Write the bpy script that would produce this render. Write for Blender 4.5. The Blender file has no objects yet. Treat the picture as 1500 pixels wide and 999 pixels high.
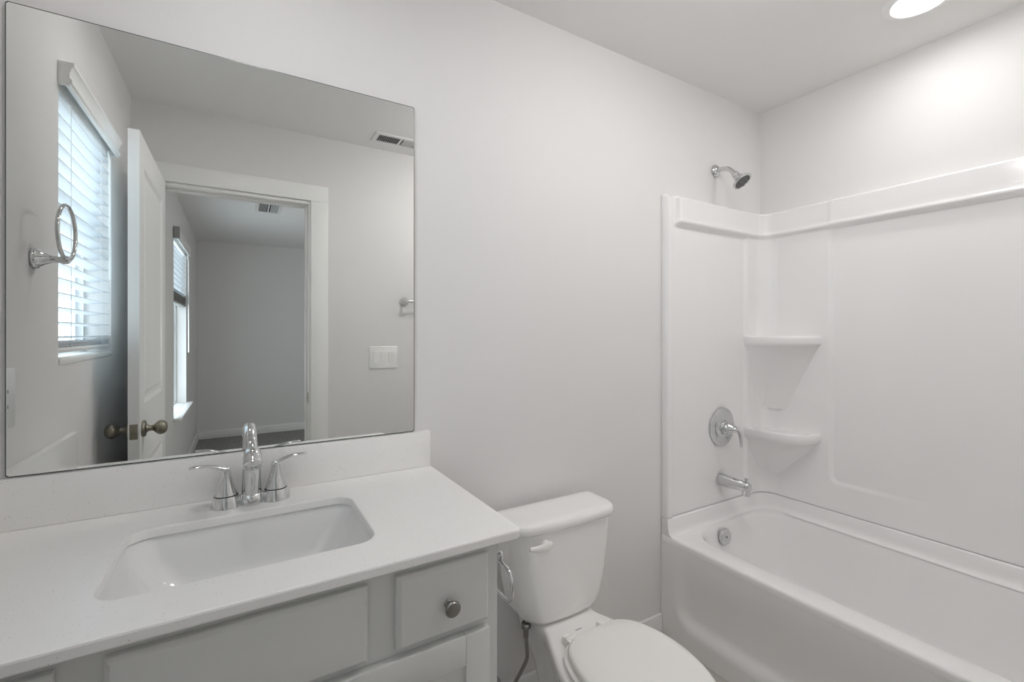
import bpy, bmesh, math, random
from mathutils import Vector, Matrix
random.seed(7)
S = bpy.context.scene
COL = S.collection
PI = math.pi

# ------------------------------------------------------------------ camera
CAMY, CAMZ = -1.365, 1.307
cam_d = bpy.data.cameras.new('camera')
cam_d.sensor_width = 36.0
cam_d.lens = 666.7 / 1500 * 36.0
cam_d.shift_y = -11.5 / 1500
cam_d.clip_start = 0.02
cam = bpy.data.objects.new('camera', cam_d)
COL.objects.link(cam)
cam.location = (0, CAMY, CAMZ)
cam.rotation_euler = (PI / 2, 0, -math.atan(398.3 / 666.7))
S.camera = cam
S.view_settings.view_transform = 'Standard'
S.view_settings.look = 'None'
S.view_settings.exposure = 1.43
S.view_settings.gamma = 1.0
S.view_settings.use_curve_mapping = False
S.cycles.max_bounces = 14
S.cycles.diffuse_bounces = 8
S.cycles.glossy_bounces = 8
S.cycles.transmission_bounces = 10
S.cycles.sample_clamp_indirect = 4.0
S.cycles.caustics_reflective = False
S.cycles.caustics_refractive = False

# ------------------------------------------------------------------ daylight
W = bpy.data.worlds.new('overcast_sky')
S.world = W
W.use_nodes = True
nt = W.node_tree
bg = nt.nodes['Background']
bg.inputs['Color'].default_value = (0.84, 0.92, 1.0, 1)
bg.inputs['Strength'].default_value = 1.7

DOWNLIGHT_STRENGTH = 15.5      # emissive lens of the recessed can light
DOME_FILL_STRENGTH = 9.5  # glow of the added fill dome
BED_POWER = 5.0              # unseen fill light added in the bedroom

def portal(name, x, y, z, sy, sz):
    l = bpy.data.lights.new(name, 'AREA')
    l.shape = 'RECTANGLE'; l.size = sy; l.size_y = sz
    l.cycles.is_portal = True
    o = bpy.data.objects.new(name, l); COL.objects.link(o)
    o.location = (x, y, z)
    o.rotation_euler = (PI / 2, 0, -PI / 2)
    return o
portal('window_portal', -0.60, -0.76, 1.64, 0.66, 0.86)
portal('window_portal', -0.60, -3.6, 1.36, 1.05, 1.56)

# ------------------------------------------------------------------ materials
def mat(name, col, rough=0.5, metal=0.0, bump=0.0, bscale=200.0, spec=0.5, coat=0.0, vary=0.0, vscale=3.0):
    m = bpy.data.materials.new(name); m.use_nodes = True
    n = m.node_tree; b = n.nodes['Principled BSDF']
    b.inputs['Base Color'].default_value = (*col, 1)
    b.inputs['Roughness'].default_value = rough
    b.inputs['Metallic'].default_value = metal
    b.inputs['Specular IOR Level'].default_value = spec
    if coat:
        b.inputs['Coat Weight'].default_value = coat
        b.inputs['Coat Roughness'].default_value = 0.06
    if bump or vary:
        tc = n.nodes.new('ShaderNodeTexCoord')
    if bump:
        t = n.nodes.new('ShaderNodeTexNoise'); t.inputs['Scale'].default_value = bscale
        t.inputs['Detail'].default_value = 3
        bn = n.nodes.new('ShaderNodeBump'); bn.inputs['Strength'].default_value = bump
        bn.inputs['Distance'].default_value = 0.002
        n.links.new(tc.outputs['Object'], t.inputs['Vector'])
        n.links.new(t.outputs['Fac'], bn.inputs['Height'])
        n.links.new(bn.outputs['Normal'], b.inputs['Normal'])
    if vary:
        t = n.nodes.new('ShaderNodeTexNoise'); t.inputs['Scale'].default_value = vscale
        r = n.nodes.new('ShaderNodeValToRGB')
        r.color_ramp.elements[0].color = (*[c * (1 - vary) for c in col], 1)
        r.color_ramp.elements[1].color = (*[min(1, c * (1 + vary)) for c in col], 1)
        n.links.new(tc.outputs['Object'], t.inputs['Vector'])
        n.links.new(t.outputs['Fac'], r.inputs['Fac'])
        n.links.new(r.outputs['Color'], b.inputs['Base Color'])
    return m

def emit(name, col, s):
    m = bpy.data.materials.new(name); m.use_nodes = True
    b = m.node_tree.nodes['Principled BSDF']
    b.inputs['Base Color'].default_value = (0.9, 0.9, 0.9, 1)
    b.inputs['Emission Color'].default_value = (*col, 1)
    b.inputs['Emission Strength'].default_value = s
    return m

M = {}
M['wall'] = mat('wall_paint', (0.79, 0.778, 0.772), 0.6, bump=0.12, bscale=260, spec=0.3)
M['ceil'] = mat('ceiling_paint', (0.84, 0.832, 0.822), 0.8, bump=0.15, bscale=220, spec=0.2)
M['trim'] = mat('trim_enamel', (0.90, 0.90, 0.89), 0.32, bump=0.03, bscale=60)
M['door'] = mat('door_enamel', (0.90, 0.90, 0.89), 0.30, bump=0.03, bscale=60)
M['cab'] = mat('cabinet_paint', (0.68, 0.685, 0.67), 0.38, bump=0.02, bscale=80)
M['porc'] = mat('vitreous_china', (0.90, 0.895, 0.885), 0.12, spec=0.5, coat=0.4)
M['sink'] = mat('sink_glaze', (0.82, 0.82, 0.815), 0.1, coat=0.5)
M['seat'] = mat('seat_plastic', (0.87, 0.855, 0.84), 0.3)
M['acryl'] = mat('gloss_acrylic', (0.87, 0.862, 0.86), 0.13, spec=0.5, coat=0.3)
M['chrome'] = mat('polished_chrome', (0.68, 0.685, 0.69), 0.06, 1.0)
M['nickel'] = mat('satin_nickel', (0.30, 0.293, 0.275), 0.28, 1.0)
M['bronze'] = mat('antique_nickel', (0.27, 0.25, 0.205), 0.3, 1.0)
M['black'] = mat('dark_rubber', (0.03, 0.03, 0.03), 0.5)
M['nozzle'] = mat('nozzle_face', (0.13, 0.13, 0.13), 0.4)
M['slot'] = mat('dark_duct', (0.04, 0.04, 0.042), 0.8)
M['mirr'] = mat('silvered_glass', (0.90, 0.915, 0.90), 0.0, 1.0)
M['medge'] = mat('glass_edge', (0.14, 0.16, 0.145), 0.25)
M['plastic'] = mat('white_plastic', (0.90, 0.90, 0.89), 0.3)
M['vinyl'] = mat('white_vinyl', (0.86, 0.87, 0.88), 0.35)
M['grille'] = mat('white_painted_steel', (0.78, 0.78, 0.77), 0.4)
M['braid'] = mat('braided_steel', (0.36, 0.35, 0.33), 0.35, 1.0, bump=0.8, bscale=900)
M['mark'] = mat('grey_print', (0.25, 0.25, 0.25), 0.6)
M['bracket'] = mat('grey_plastic', (0.34, 0.34, 0.33), 0.5)
M['lens'] = emit('lit_lens', (1.0, 0.985, 0.965), DOWNLIGHT_STRENGTH)
M['dome'] = emit('dome_fill_glow', (1.0, 0.987, 0.968), DOME_FILL_STRENGTH)

def quartz():
    m = mat('white_quartz', (0.90, 0.893, 0.88), 0.28)
    n = m.node_tree; b = n.nodes['Principled BSDF']
    tc = n.nodes.new('ShaderNodeTexCoord')
    v = n.nodes.new('ShaderNodeTexVoronoi'); v.inputs['Scale'].default_value = 170
    r = n.nodes.new('ShaderNodeValToRGB')
    r.color_ramp.elements[0].position = 0.0; r.color_ramp.elements[0].color = (0.47, 0.45, 0.425, 1)
    r.color_ramp.elements[1].position = 0.22; r.color_ramp.elements[1].color = (0.90, 0.893, 0.88, 1)
    v2 = n.nodes.new('ShaderNodeTexNoise'); v2.inputs['Scale'].default_value = 45
    mx = n.nodes.new('ShaderNodeMix'); mx.data_type = 'RGBA'
    r2 = n.nodes.new('ShaderNodeValToRGB')
    r2.color_ramp.elements[0].position = 0.48; r2.color_ramp.elements[1].position = 0.60
    n.links.new(tc.outputs['Object'], v.inputs['Vector'])
    n.links.new(tc.outputs['Object'], v2.inputs['Vector'])
    n.links.new(v.outputs['Distance'], r.inputs['Fac'])
    n.links.new(v2.outputs['Fac'], r2.inputs['Fac'])
    n.links.new(r2.outputs['Color'], mx.inputs['Factor'])
    mx.inputs[6].default_value = (0.90, 0.893, 0.88, 1)
    n.links.new(r.outputs['Color'], mx.inputs[7])
    n.links.new(mx.outputs[2], b.inputs['Base Color'])
    return m
M['quartz'] = quartz()

def planks():
    m = mat('vinyl_plank', (0.42, 0.40, 0.37), 0.45)
    n = m.node_tree; b = n.nodes['Principled BSDF']
    tc = n.nodes.new('ShaderNodeTexCoord')
    br = n.nodes.new('ShaderNodeTexBrick'); br.inputs['Scale'].default_value = 1.0
    br.inputs['Brick Width'].default_value = 1.2; br.inputs['Row Height'].default_value = 0.18
    br.inputs['Mortar Size'].default_value = 0.002
    br.inputs['Color1'].default_value = (0.56, 0.54, 0.51, 1)
    br.inputs['Color2'].default_value = (0.48, 0.46, 0.435, 1)
    br.inputs['Mortar'].default_value = (0.18, 0.17, 0.16, 1)
    n.links.new(tc.outputs['Object'], br.inputs['Vector'])
    n.links.new(br.outputs['Color'], b.inputs['Base Color'])
    return m
M['floor'] = planks()

def carpet():
    m = mat('grey_carpet', (0.30, 0.29, 0.275), 0.95, bump=1.0, bscale=350, spec=0.1)
    n = m.node_tree; b = n.nodes['Principled BSDF']
    tc = n.nodes.new('ShaderNodeTexCoord')
    t = n.nodes.new('ShaderNodeTexNoise'); t.inputs['Scale'].default_value = 70; t.inputs['Detail'].default_value = 5
    r = n.nodes.new('ShaderNodeValToRGB')
    r.color_ramp.elements[0].position = 0.35; r.color_ramp.elements[0].color = (0.16, 0.155, 0.145, 1)
    r.color_ramp.elements[1].position = 0.65; r.color_ramp.elements[1].color = (0.42, 0.41, 0.39, 1)
    n.links.new(tc.outputs['Object'], t.inputs['Vector'])
    n.links.new(t.outputs['Fac'], r.inputs['Fac'])
    n.links.new(r.outputs['Color'], b.inputs['Base Color'])
    return m
M['carpet'] = carpet()

def glass():
    m = bpy.data.materials.new('window_glass'); m.use_nodes = True
    n = m.node_tree
    for x in list(n.nodes): n.nodes.remove(x)
    o = n.nodes.new('ShaderNodeOutputMaterial')
    t = n.nodes.new('ShaderNodeBsdfTransparent'); t.inputs[0].default_value = (0.95, 0.98, 0.98, 1)
    g = n.nodes.new('ShaderNodeBsdfGlossy'); g.inputs['Roughness'].default_value = 0.02
    mx = n.nodes.new('ShaderNodeMixShader'); mx.inputs[0].default_value = 0.06
    n.links.new(t.outputs[0], mx.inputs[1]); n.links.new(g.outputs[0], mx.inputs[2])
    n.links.new(mx.outputs[0], o.inputs[0])
    return m
M['glass'] = glass()

def slatmat():
    m = mat('blind_slat', (0.86, 0.87, 0.88), 0.4)
    n = m.node_tree; b = n.nodes['Principled BSDF']
    o = n.nodes['Material Output']
    tr = n.nodes.new('ShaderNodeBsdfTranslucent'); tr.inputs[0].default_value = (0.8, 0.84, 0.88, 1)
    mx = n.nodes.new('ShaderNodeMixShader'); mx.inputs[0].default_value = 0.35
    n.links.new(b.outputs[0], mx.inputs[1]); n.links.new(tr.outputs[0], mx.inputs[2])
    n.links.new(mx.outputs[0], o.inputs[0])
    return m
M['slat'] = slatmat()

# ------------------------------------------------------------------ mesh helpers
def box(bm, x0, x1, y0, y1, z0, z1):
    v = [bm.verts.new(p) for p in ((x0, y0, z0), (x1, y0, z0), (x1, y1, z0), (x0, y1, z0),
                                   (x0, y0, z1), (x1, y0, z1), (x1, y1, z1), (x0, y1, z1))]
    for f in ((3, 2, 1, 0), (4, 5, 6, 7), (0, 1, 5, 4), (1, 2, 6, 5), (2, 3, 7, 6), (3, 0, 4, 7)):
        bm.faces.new([v[i] for i in f])
    return bm

def nb(*boxes):
    bm = bmesh.new()
    for b in boxes: box(bm, *b)
    return bm

def bevel(bm, w, seg=2, ang=0.5):
    bm.normal_update()
    e = [e for e in bm.edges if len(e.link_faces) == 2 and e.calc_face_angle(0) > ang]
    bmesh.ops.bevel(bm, geom=e, offset=w, segments=seg, affect='EDGES', profile=0.5, clamp_overlap=True)
    return bm

def loft(bm, loops, cap0=True, cap1=True, closed=True, ring=False):
    vs = [[bm.verts.new(p) for p in l] for l in loops]
    n = len(vs[0])
    pairs = list(zip(vs[:-1], vs[1:]))
    if ring: pairs.append((vs[-1], vs[0]))
    for a, b in pairs:
        for i in range(n if closed else n - 1):
            j = (i + 1) % n
            bm.faces.new((a[i], a[j], b[j], b[i]))
    if not ring:
        if cap0: bm.faces.new(list(reversed(vs[0])))
        if cap1: bm.faces.new(vs[-1])
    return vs

def frame(d):
    d = Vector(d).normalized()
    u = Vector((0, 0, 1)) if abs(d.z) < 0.9 else Vector((1, 0, 0))
    a = d.cross(u).normalized(); b = d.cross(a).normalized()
    return a, b, d

def tube(bm, pts, rad, seg=16, flat=None, cap=True, closed=False):
    """swept tube; rad scalar or list; flat = list of (ra, rb) with up hint"""
    pts = [Vector(p) for p in pts]; n = len(pts)
    if not hasattr(rad, '__len__'): rad = [rad] * n
    loops = []; a = None
    for i in range(n):
        if closed: t = pts[(i + 1) % n] - pts[i - 1]
        else: t = pts[min(i + 1, n - 1)] - pts[max(i - 1, 0)]
        t.normalize()
        if a is None: a, b, _ = frame(t)
        else:
            a = (a - t * a.dot(t)).normalized()
        b = t.cross(a).normalized()
        ra = rad[i] if not isinstance(rad[i], tuple) else rad[i][0]
        rb = rad[i] if not isinstance(rad[i], tuple) else rad[i][1]
        loops.append([pts[i] + a * (ra * math.cos(2 * PI * k / seg)) + b * (rb * math.sin(2 * PI * k / seg)) for k in range(seg)])
    loft(bm, loops, cap, cap, ring=closed)
    return bm

def lathe(bm, prof, org, axis=(0, 0, 1), seg=32, cap0=True, cap1=True):
    a, b, d = frame(axis); org = Vector(org)
    loops = [[org + d * h + (a * math.cos(2 * PI * k / seg) + b * math.sin(2 * PI * k / seg)) * max(r, 1e-5) for k in range(seg)] for r, h in prof]
    loft(bm, loops, cap0, cap1)
    return bm

def rrect(x0, x1, y0, y1, r, z, nc=8, ns=6):
    if not hasattr(r, '__len__'): r = (r,) * 4          # (x1y1, x0y1, x0y0, x1y0)
    cs = ((x1, y1, 1, 1, 0), (x0, y1, -1, 1, 90), (x0, y0, -1, -1, 180), (x1, y0, 1, -1, 270))
    arcs = []
    for (x, y, sx, sy, a0), q in zip(cs, r):
        q = max(q, 1e-4)
        cx, cy = x - sx * q, y - sy * q
        arcs.append([(cx + q * math.cos(math.radians(a0 + 90 * k / nc)), cy + q * math.sin(math.radians(a0 + 90 * k / nc))) for k in range(nc + 1)])
    out = []
    for i in range(4):
        out += arcs[i]
        p, q = arcs[i][-1], arcs[(i + 1) % 4][0]
        for k in range(1, ns):
            t = k / ns; out.append((p[0] + (q[0] - p[0]) * t, p[1] + (q[1] - p[1]) * t))
    return [(x, y, z) for x, y in out]

def spline(pts, n=8, closed=False):
    P = [Vector(p) for p in pts]; m = len(P); out = []
    for i in range(m if closed else m - 1):
        if closed: p0, p1, p2, p3 = P[i - 1], P[i], P[(i + 1) % m], P[(i + 2) % m]
        else: p0, p1, p2, p3 = P[max(i - 1, 0)], P[i], P[i + 1], P[min(i + 2, m - 1)]
        for k in range(n):
            t = k / n
            out.append(0.5 * ((2 * p1) + (p2 - p0) * t + (2 * p0 - 5 * p1 + 4 * p2 - p3) * t * t + (3 * p1 - p0 - 3 * p2 + p3) * t ** 3))
    if not closed: out.append(P[-1])
    return out

def sm(a, b, x):
    if a == b: return 1.0 if x >= a else 0.0
    t = max(0.0, min(1.0, (x - a) / (b - a)))
    return t * t * (3 - 2 * t)

def root_loc(p):
    while p.parent: p = p.parent
    return p.location

def tag(o, label=None, cat=None, group=None, kind=None):
    if label: o['label'] = label
    if cat: o['category'] = cat
    if group: o['group'] = group
    if kind: o['kind'] = kind
    return o

def obj(name, bm, m, parent=None, smooth=True, ang=38):
    bmesh.ops.recalc_face_normals(bm, faces=bm.faces)
    if parent: off = Vector(root_loc(parent))
    else:
        xs = [v.co for v in bm.verts]
        lo = [min(v[i] for v in xs) for i in range(3)]; hi = [max(v[i] for v in xs) for i in range(3)]
        off = Vector(((lo[0] + hi[0]) / 2, (lo[1] + hi[1]) / 2, lo[2]))
    bmesh.ops.translate(bm, verts=bm.verts, vec=-off)
    me = bpy.data.meshes.new(name); bm.to_mesh(me); bm.free()
    me.materials.append(M[m])
    if smooth:
        me.polygons.foreach_set('use_smooth', [True] * len(me.polygons))
        me.set_sharp_from_angle(angle=math.radians(ang))
    o = bpy.data.objects.new(name, me); COL.objects.link(o)
    if parent: o.parent = parent
    else: o.location = off
    return o

def thing(name, loc, label, cat, group=None):
    o = bpy.data.objects.new(name, None); COL.objects.link(o)
    o.location = loc; o.empty_display_size = 0.05
    return tag(o, label, cat, group)

def struct(name, bm, m, label, cat, parent=None, smooth=False):
    o = obj(name, bm, m, parent, smooth)
    if not parent: tag(o, label, cat, kind='structure')
    return o

# ------------------------------------------------------------------ room dimensions
XL, XR = -0.45, 2.313         # left and right wall faces
YB, YF = 0.0, -1.481          # mirror wall and door wall faces
YF2 = YF - 0.115              # bedroom side of the door wall
ZC = 2.442
BY = -5.40                    # bedroom far wall
BX = 2.6                      # bedroom right wall
DX0, DX1, DZ = -0.345, 0.335, 2.045   # door opening
T = 0.14                      # exterior wall thickness

struct('wall_back', nb((XL - T, XR + 0.12, YB, YB + 0.12, 0, ZC)), 'wall', 'long pale grey wall behind the mirror, toilet and shower head', 'wall')
struct('wall_right', nb((XR, XR + 0.12, YF2, YB, 0, ZC)), 'wall', 'pale grey wall along the long side of the bathtub', 'wall')
# left wall with two window openings (bath, bedroom)
W1 = (-1.075, -0.448, 1.215, 2.065)      # y0, y1, z0, z1
W2 = (-4.08, -3.10, 0.615, 2.13)
b = nb((XL - T, XL, W1[1], YB, 0, ZC), (XL - T, XL, W1[0], W1[1], 0, W1[2]), (XL - T, XL, W1[0], W1[1], W1[3], ZC),
       (XL - T, XL, W2[1], W1[0], 0, ZC), (XL - T, XL, W2[0], W2[1], 0, W2[2]), (XL - T, XL, W2[0], W2[1], W2[3], ZC),
       (XL - T, XL, BY, W2[0], 0, ZC))
struct('wall_left', b, 'wall', 'pale grey window wall seen at the left in the mirror', 'wall')
b = nb((XL, DX0 - 0.018, YF2, YF, 0, ZC), (DX1 + 0.018, XR, YF2, YF, 0, ZC), (DX0 - 0.018, DX1 + 0.018, YF2, YF, DZ + 0.018, ZC))
struct('wall_front', b, 'wall', 'wall with the doorway and light switches, seen in the mirror', 'wall')
struct('wall_bedroom_back', nb((XL - T, BX + 0.12, BY - 0.12, BY, 0, ZC)), 'wall', 'far grey bedroom wall seen through the doorway in the mirror', 'wall')
struct('wall_bedroom_right', nb((BX, BX + 0.12, BY, YF2, 0, ZC)), 'wall', 'right wall of the bedroom beyond the doorway', 'wall')
struct('wall_bedroom_front', nb((XR, BX, YF2, YF2 + 0.115, 0, ZC)), 'wall', 'short piece of bedroom wall beside the bathroom', 'wall')
struct('floor', nb((XL - T, XR + 0.12, YF2 + 0.05, YB + 0.12, -0.05, 0)), 'floor', 'grey plank floor of the bathroom', 'floor')
struct('floor_bedroom', nb((XL - T, BX + 0.12, BY - 0.12, YF2 + 0.05, -0.05, 0.006)), 'carpet', 'grey carpet of the bedroom seen in the mirror', 'floor')
struct('ceiling', nb((XL - T, XR + 0.12, YF2 + 0.115, YB + 0.12, ZC, ZC + 0.08)), 'ceil', 'flat pale ceiling of the bathroom', 'ceiling')
struct('ceiling_bedroom', nb((XL - T, BX + 0.12, BY - 0.12, YF2 + 0.115, ZC, ZC + 0.08)), 'ceil', 'bedroom ceiling seen through the doorway in the mirror', 'ceiling')

def baseboard(name, x0, x1, y0, y1, h, label):
    bm = nb((x0, x1, y0, y1, 0, h)); bevel(bm, 0.004, 2)
    struct(name, bm, 'trim', label, 'baseboard', smooth=True)
baseboard('baseboard_back', 0.474, 1.566, -0.014, 0, 0.098, 'white baseboard behind the toilet')
baseboard('baseboard_front', 0.445, 1.566, YF, YF + 0.014, 0.098, 'white baseboard below the light switches')
baseboard('baseboard_left', XL, XL + 0.014, YF, -0.555, 0.098, 'white baseboard below the bathroom window')
baseboard('baseboard_bedroom_back', XL, BX, BY, BY + 0.016, 0.098, 'white baseboard along the far bedroom wall')
baseboard('baseboard_bedroom_left', XL, XL + 0.016, BY + 0.016, YF2, 0.098, 'white baseboard below the bedroom window')
baseboard('baseboard_bedroom_right', BX - 0.016, BX, BY + 0.016, YF2, 0.098, 'white baseboard on the right bedroom wall')

# door frame: jambs, stops, casings (both sides)
bm = nb((DX0 - 0.018, DX0, YF2, YF, 0, DZ), (DX1, DX1 + 0.018, YF2, YF, 0, DZ), (DX0 - 0.018, DX1 + 0.018, YF2, YF, DZ, DZ + 0.018))
for s in ((DX0, DX0 + 0.011), (DX1 - 0.011, DX1)):
    box(bm, s[0], s[1], YF2 + 0.03, YF - 0.045, 0, DZ)
box(bm, DX0 + 0.011, DX1 - 0.011, YF2 + 0.03, YF - 0.045, DZ - 0.011, DZ)
cz = DZ + 0.018
for (ya, yb) in ((YF, YF + 0.016), (YF2 - 0.016, YF2)):
    for (xa, xb) in ((XL + 0.012 , DX0 - 0.010), (DX1 + 0.012, DX1 + 0.104)):
        box(bm, xa, xb, ya, yb, 0, cz)
    box(bm, XL + 0.012, DX1 + 0.104, ya, yb, cz, cz + 0.090)
bevel(bm, 0.0025, 2)
tr = struct('trim_1', bm, 'trim', 'white flat casing around the doorway', 'door frame', smooth=True)
sp = nb((DX1 - 0.0015, DX1 + 0.001, YF - 0.036, YF - 0.004, 0.906, 0.966))
obj('strike_plate', sp, 'bronze', tr)

# door leaf, standing open along the left wall
LX0, LX1 = -0.353, -0.319
LY1, LY0 = -0.80, YF + 0.012      # free edge, hinge edge
bm = bmesh.new()
box(bm, LX0 + 0.006, LX1 - 0.006, LY0, LY1, 0.012, 2.058)
def door_face(bm, xa, xb):
    st = 0.098; ys = (LY0, LY0 + st, LY1 - st, LY1)
    zs = (0.012, 0.20, 0.80, 1.035, 1.945, 2.058)
    for (ya, yb, za, zb) in ((ys[0], ys[1], zs[0], zs[5]), (ys[2], ys[3], zs[0], zs[5]), (ys[1], ys[2], zs[0], zs[1]),
                             (ys[1], ys[2], zs[2], zs[3]), (ys[1], ys[2], zs[4], zs[5])):
        box(bm, min(xa, xb), max(xa, xb), ya, yb, za, zb)
    for (za, zb) in ((zs[1], zs[2]), (zs[3], zs[4])):   # sloped moulding and raised field
        def ring(ins, x): return [(x, ys[1] + ins, za + ins), (x, ys[2] - ins, za + ins), (x, ys[2] - ins, zb - ins), (x, ys[1] + ins, zb - ins)]
        loft(bm, [ring(0, xb), ring(0.018, xa + (xb - xa) * 0.05), ring(0.03, xa + (xb - xa) * 0.05), ring(0.048, xa + (xb - xa) * 0.6)], False, True)
door_face(bm, LX1 - 0.006, LX1); door_face(bm, LX0 + 0.006, LX0)
door = struct('door_1', bm, 'door', 'white two-panel door standing open along the window wall', 'door')
KZ, KY = 0.943, -0.862
for sx, x in ((1, LX1), (-1, LX0)):
    k = bmesh.new()
    lathe(k, [(0.0, 0), (0.031, 0), (0.032, 0.004), (0.029, 0.010), (0.016, 0.013), (0.012, 0.018), (0.010, 0.026), (0.012, 0.034),
              (0.019, 0.040), (0.026, 0.048), (0.0275, 0.056), (0.025, 0.066), (0.018, 0.073), (0.009, 0.076), (0.0, 0.0765)], (x, KY, KZ), (sx, 0, 0), 28)
    obj('door_knob', k, 'bronze', door)
lp = nb((LX0 + 0.005, LX1 - 0.005, LY1 - 0.001, LY1 + 0.0012, KZ - 0.028, KZ + 0.028)); bevel(lp, 0.0008, 1)
lpo = obj('latch_plate', lp, 'bronze', door)
lb = bmesh.new(); lathe(lb, [(0.0, 0), (0.009, 0), (0.009, 0.008), (0.0, 0.009)], ((LX0 + LX1) / 2, LY1, KZ), (0, 1, 0), 20)
obj('latch_bolt', lb, 'bronze', lpo)

# ------------------------------------------------------------------ windows
def window(name, y0, y1, z0, z1, label, split):
    xo = XL - T
    fw = 0.035
    bm = nb((xo + 0.01, xo + 0.06, y0, y0 + fw, z0, z1), (xo + 0.01, xo + 0.06, y1 - fw, y1, z0, z1),
            (xo + 0.01, xo + 0.06, y0 + fw, y1 - fw, z0, z0 + fw), (xo + 0.01, xo + 0.06, y0 + fw, y1 - fw, z1 - fw, z1),
            (xo + 0.015, xo + 0.05, y0 + fw, y1 - fw, split - 0.02, split + 0.02))
    for (ya, yb) in ((y0 + fw, y0 + fw + 0.028), (y1 - fw - 0.028, y1 - fw)):
        box(bm, xo + 0.018, xo + 0.046, ya, yb, z0 + fw, z1 - fw)
    bevel(bm, 0.003, 2)
    w = struct(name, bm, 'vinyl', label, 'window', smooth=True)
    g = nb((xo + 0.03, xo + 0.034, y0 + fw, y1 - fw, z0 + fw, z1 - fw))
    obj('pane', g, 'glass', w)
    return w
window('window_1', *W1, 'white vinyl bathroom window behind the lowered blind', 1.64)
window('window_2', *W2, 'tall white bedroom window under the half raised blind', 1.37)
bm = nb((XL - T + 0.055, XL + 0.004, W1[0], W1[1], W1[2], W1[2] + 0.018)); bevel(bm, 0.003, 2)
struct('trim_2', bm, 'trim', 'white sill ledge of the bathroom window', 'window sill', smooth=True)
bm = nb((XL - T + 0.055, XL, W2[0], W2[1], W2[2], W2[2] + 0.022), (XL, XL + 0.055, W2[0] - 0.03, W2[1] + 0.03, W2[2], W2[2] + 0.022)); bevel(bm, 0.004, 2)
struct('trim_3', bm, 'trim', 'deep white sill of the bedroom window', 'window sill', smooth=True)

# blinds
def valance(bm, y0, y1, z1, h, x0, x1):
    prof = [(x0, z1), (x1 + 0.010, z1), (x1 + 0.010, z1 - 0.010), (x1 + 0.004, z1 - 0.016), (x1 + 0.002, z1 - 0.026), (x1, z1 - 0.030), (x1, z1 - h + 0.022),
            (x1 + 0.005, z1 - h + 0.018), (x1 + 0.005, z1 - h + 0.010), (x1, z1 - h + 0.006), (x1, z1 - h), (x1 - 0.010, z1 - h), (x1 - 0.010, z1 - 0.012), (x0, z1 - 0.012)]
    loft(bm, [[(x, y0, z) for x, z in prof], [(x, y1, z) for x, z in prof]])
    for ya, yb in ((y0, y0 + 0.008), (y1 - 0.008, y1)):
        box(bm, x0, x1 - 0.001, ya + 0.0006, yb - 0.0006, z1 - h + 0.0004, z1 - 0.0006)
def slats(bm, y0, y1, zs, xc, w=0.05, tilt=0.0):
    for z in zs:
        pr = []
        for k in range(9):
            t = k / 8 * 2 - 1
            pr.append((xc + t * w / 2 * math.cos(tilt), z + t * w / 2 * math.sin(tilt) + 0.0035 * (1 - t * t)))
        up = [(x, y0, z_ + 0.0014) for x, z_ in pr]; dn = [(x, y0, z_ - 0.0014) for x, z_ in reversed(pr)]
        l0 = up + dn
        loft(bm, [l0, [(x, y1, z_) for x, _, z_ in l0]])
BXC = XL - 0.030
bl = thing('window_blind', (BXC, -0.762, 1.24), 'white slatted blind lowered over the bathroom window, beside the towel ring', 'blind')
v = bmesh.new(); valance(v, -1.072, -0.440, 2.092, 0.068, XL - 0.028, XL + 0.026)
obj('valance', v, 'plastic', bl)
h = nb((BXC - 0.026, BXC + 0.026, -1.068, -0.455, 2.018, 2.062)); bevel(h, 0.003, 2); obj('head_rail', h, 'plastic', bl)
s = bmesh.new()
zt = 1.293; zs = [zt + 0.0436 * k for k in range(17)]
slats(s, -1.066, -0.456, zs, BXC, tilt=0.10)
slats(s, -1.066, -0.456, [1.279, 1.274, 1.269], BXC, tilt=0.0)
obj('slats', s, 'slat', bl)
r = nb((BXC - 0.026, BXC + 0.026, -1.066, -0.456, 1.248, 1.265)); bevel(r, 0.004, 2); obj('bottom_rail', r, 'plastic', bl)
for y in (-0.58, -0.94):
    c = bmesh.new()
    for dx in (-0.0262, 0.0262): tube(c, [(BXC + dx, y, 1.262), (BXC + dx, y, 2.02)], 0.0009, 6)
    obj('ladder_cord', c, 'vinyl', bl)
wd = bmesh.new(); tube(wd, [(XL + 0.001, -1.02, 2.03), (XL + 0.006, -1.02, 1.98), (XL + 0.007, -1.02, 1.52)], [0.003, 0.004, 0.0045], 10)
obj('tilt_wand', wd, 'plastic', bl)

bl2 = thing('window_blind', (BXC, -3.59, 1.55), 'white blind raised halfway up the bedroom window', 'blind')
v = bmesh.new(); valance(v, -4.09, -3.09, 2.125, 0.070, XL - 0.028, XL + 0.03); obj('valance', v, 'plastic', bl2)
h = nb((BXC - 0.026, BXC + 0.026, -4.075, -3.105, 2.05, 2.095)); obj('head_rail', h, 'plastic', bl2)
s = bmesh.new(); slats(s, -4.07, -3.11, [1.66 + 0.044 * k for k in range(9)], BXC, tilt=0.5); obj('slats', s, 'slat', bl2)
s = bmesh.new(); slats(s, -4.07, -3.11, [1.585 + 0.0055 * k for k in range(12)], BXC, 0.05); obj('stacked_slats', s, 'bracket', bl2)
r = nb((BXC - 0.026, BXC + 0.026, -4.07, -3.11, 1.56, 1.580)); bevel(r, 0.004, 2); obj('bottom_rail', r, 'bracket', bl2)
e = nb((XL + 0.004, XL + 0.042, -3.085, -3.055, 2.055, 2.145)); bevel(e, 0.003, 1); obj('end_bracket', e, 'bracket', bl2)
wd = bmesh.new(); tube(wd, [(XL + 0.012, -4.05, 2.06), (XL + 0.02, -4.05, 2.0), (XL + 0.022, -4.05, 1.12)], 0.006, 10); obj('tilt_wand', wd, 'plastic', bl2)

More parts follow.
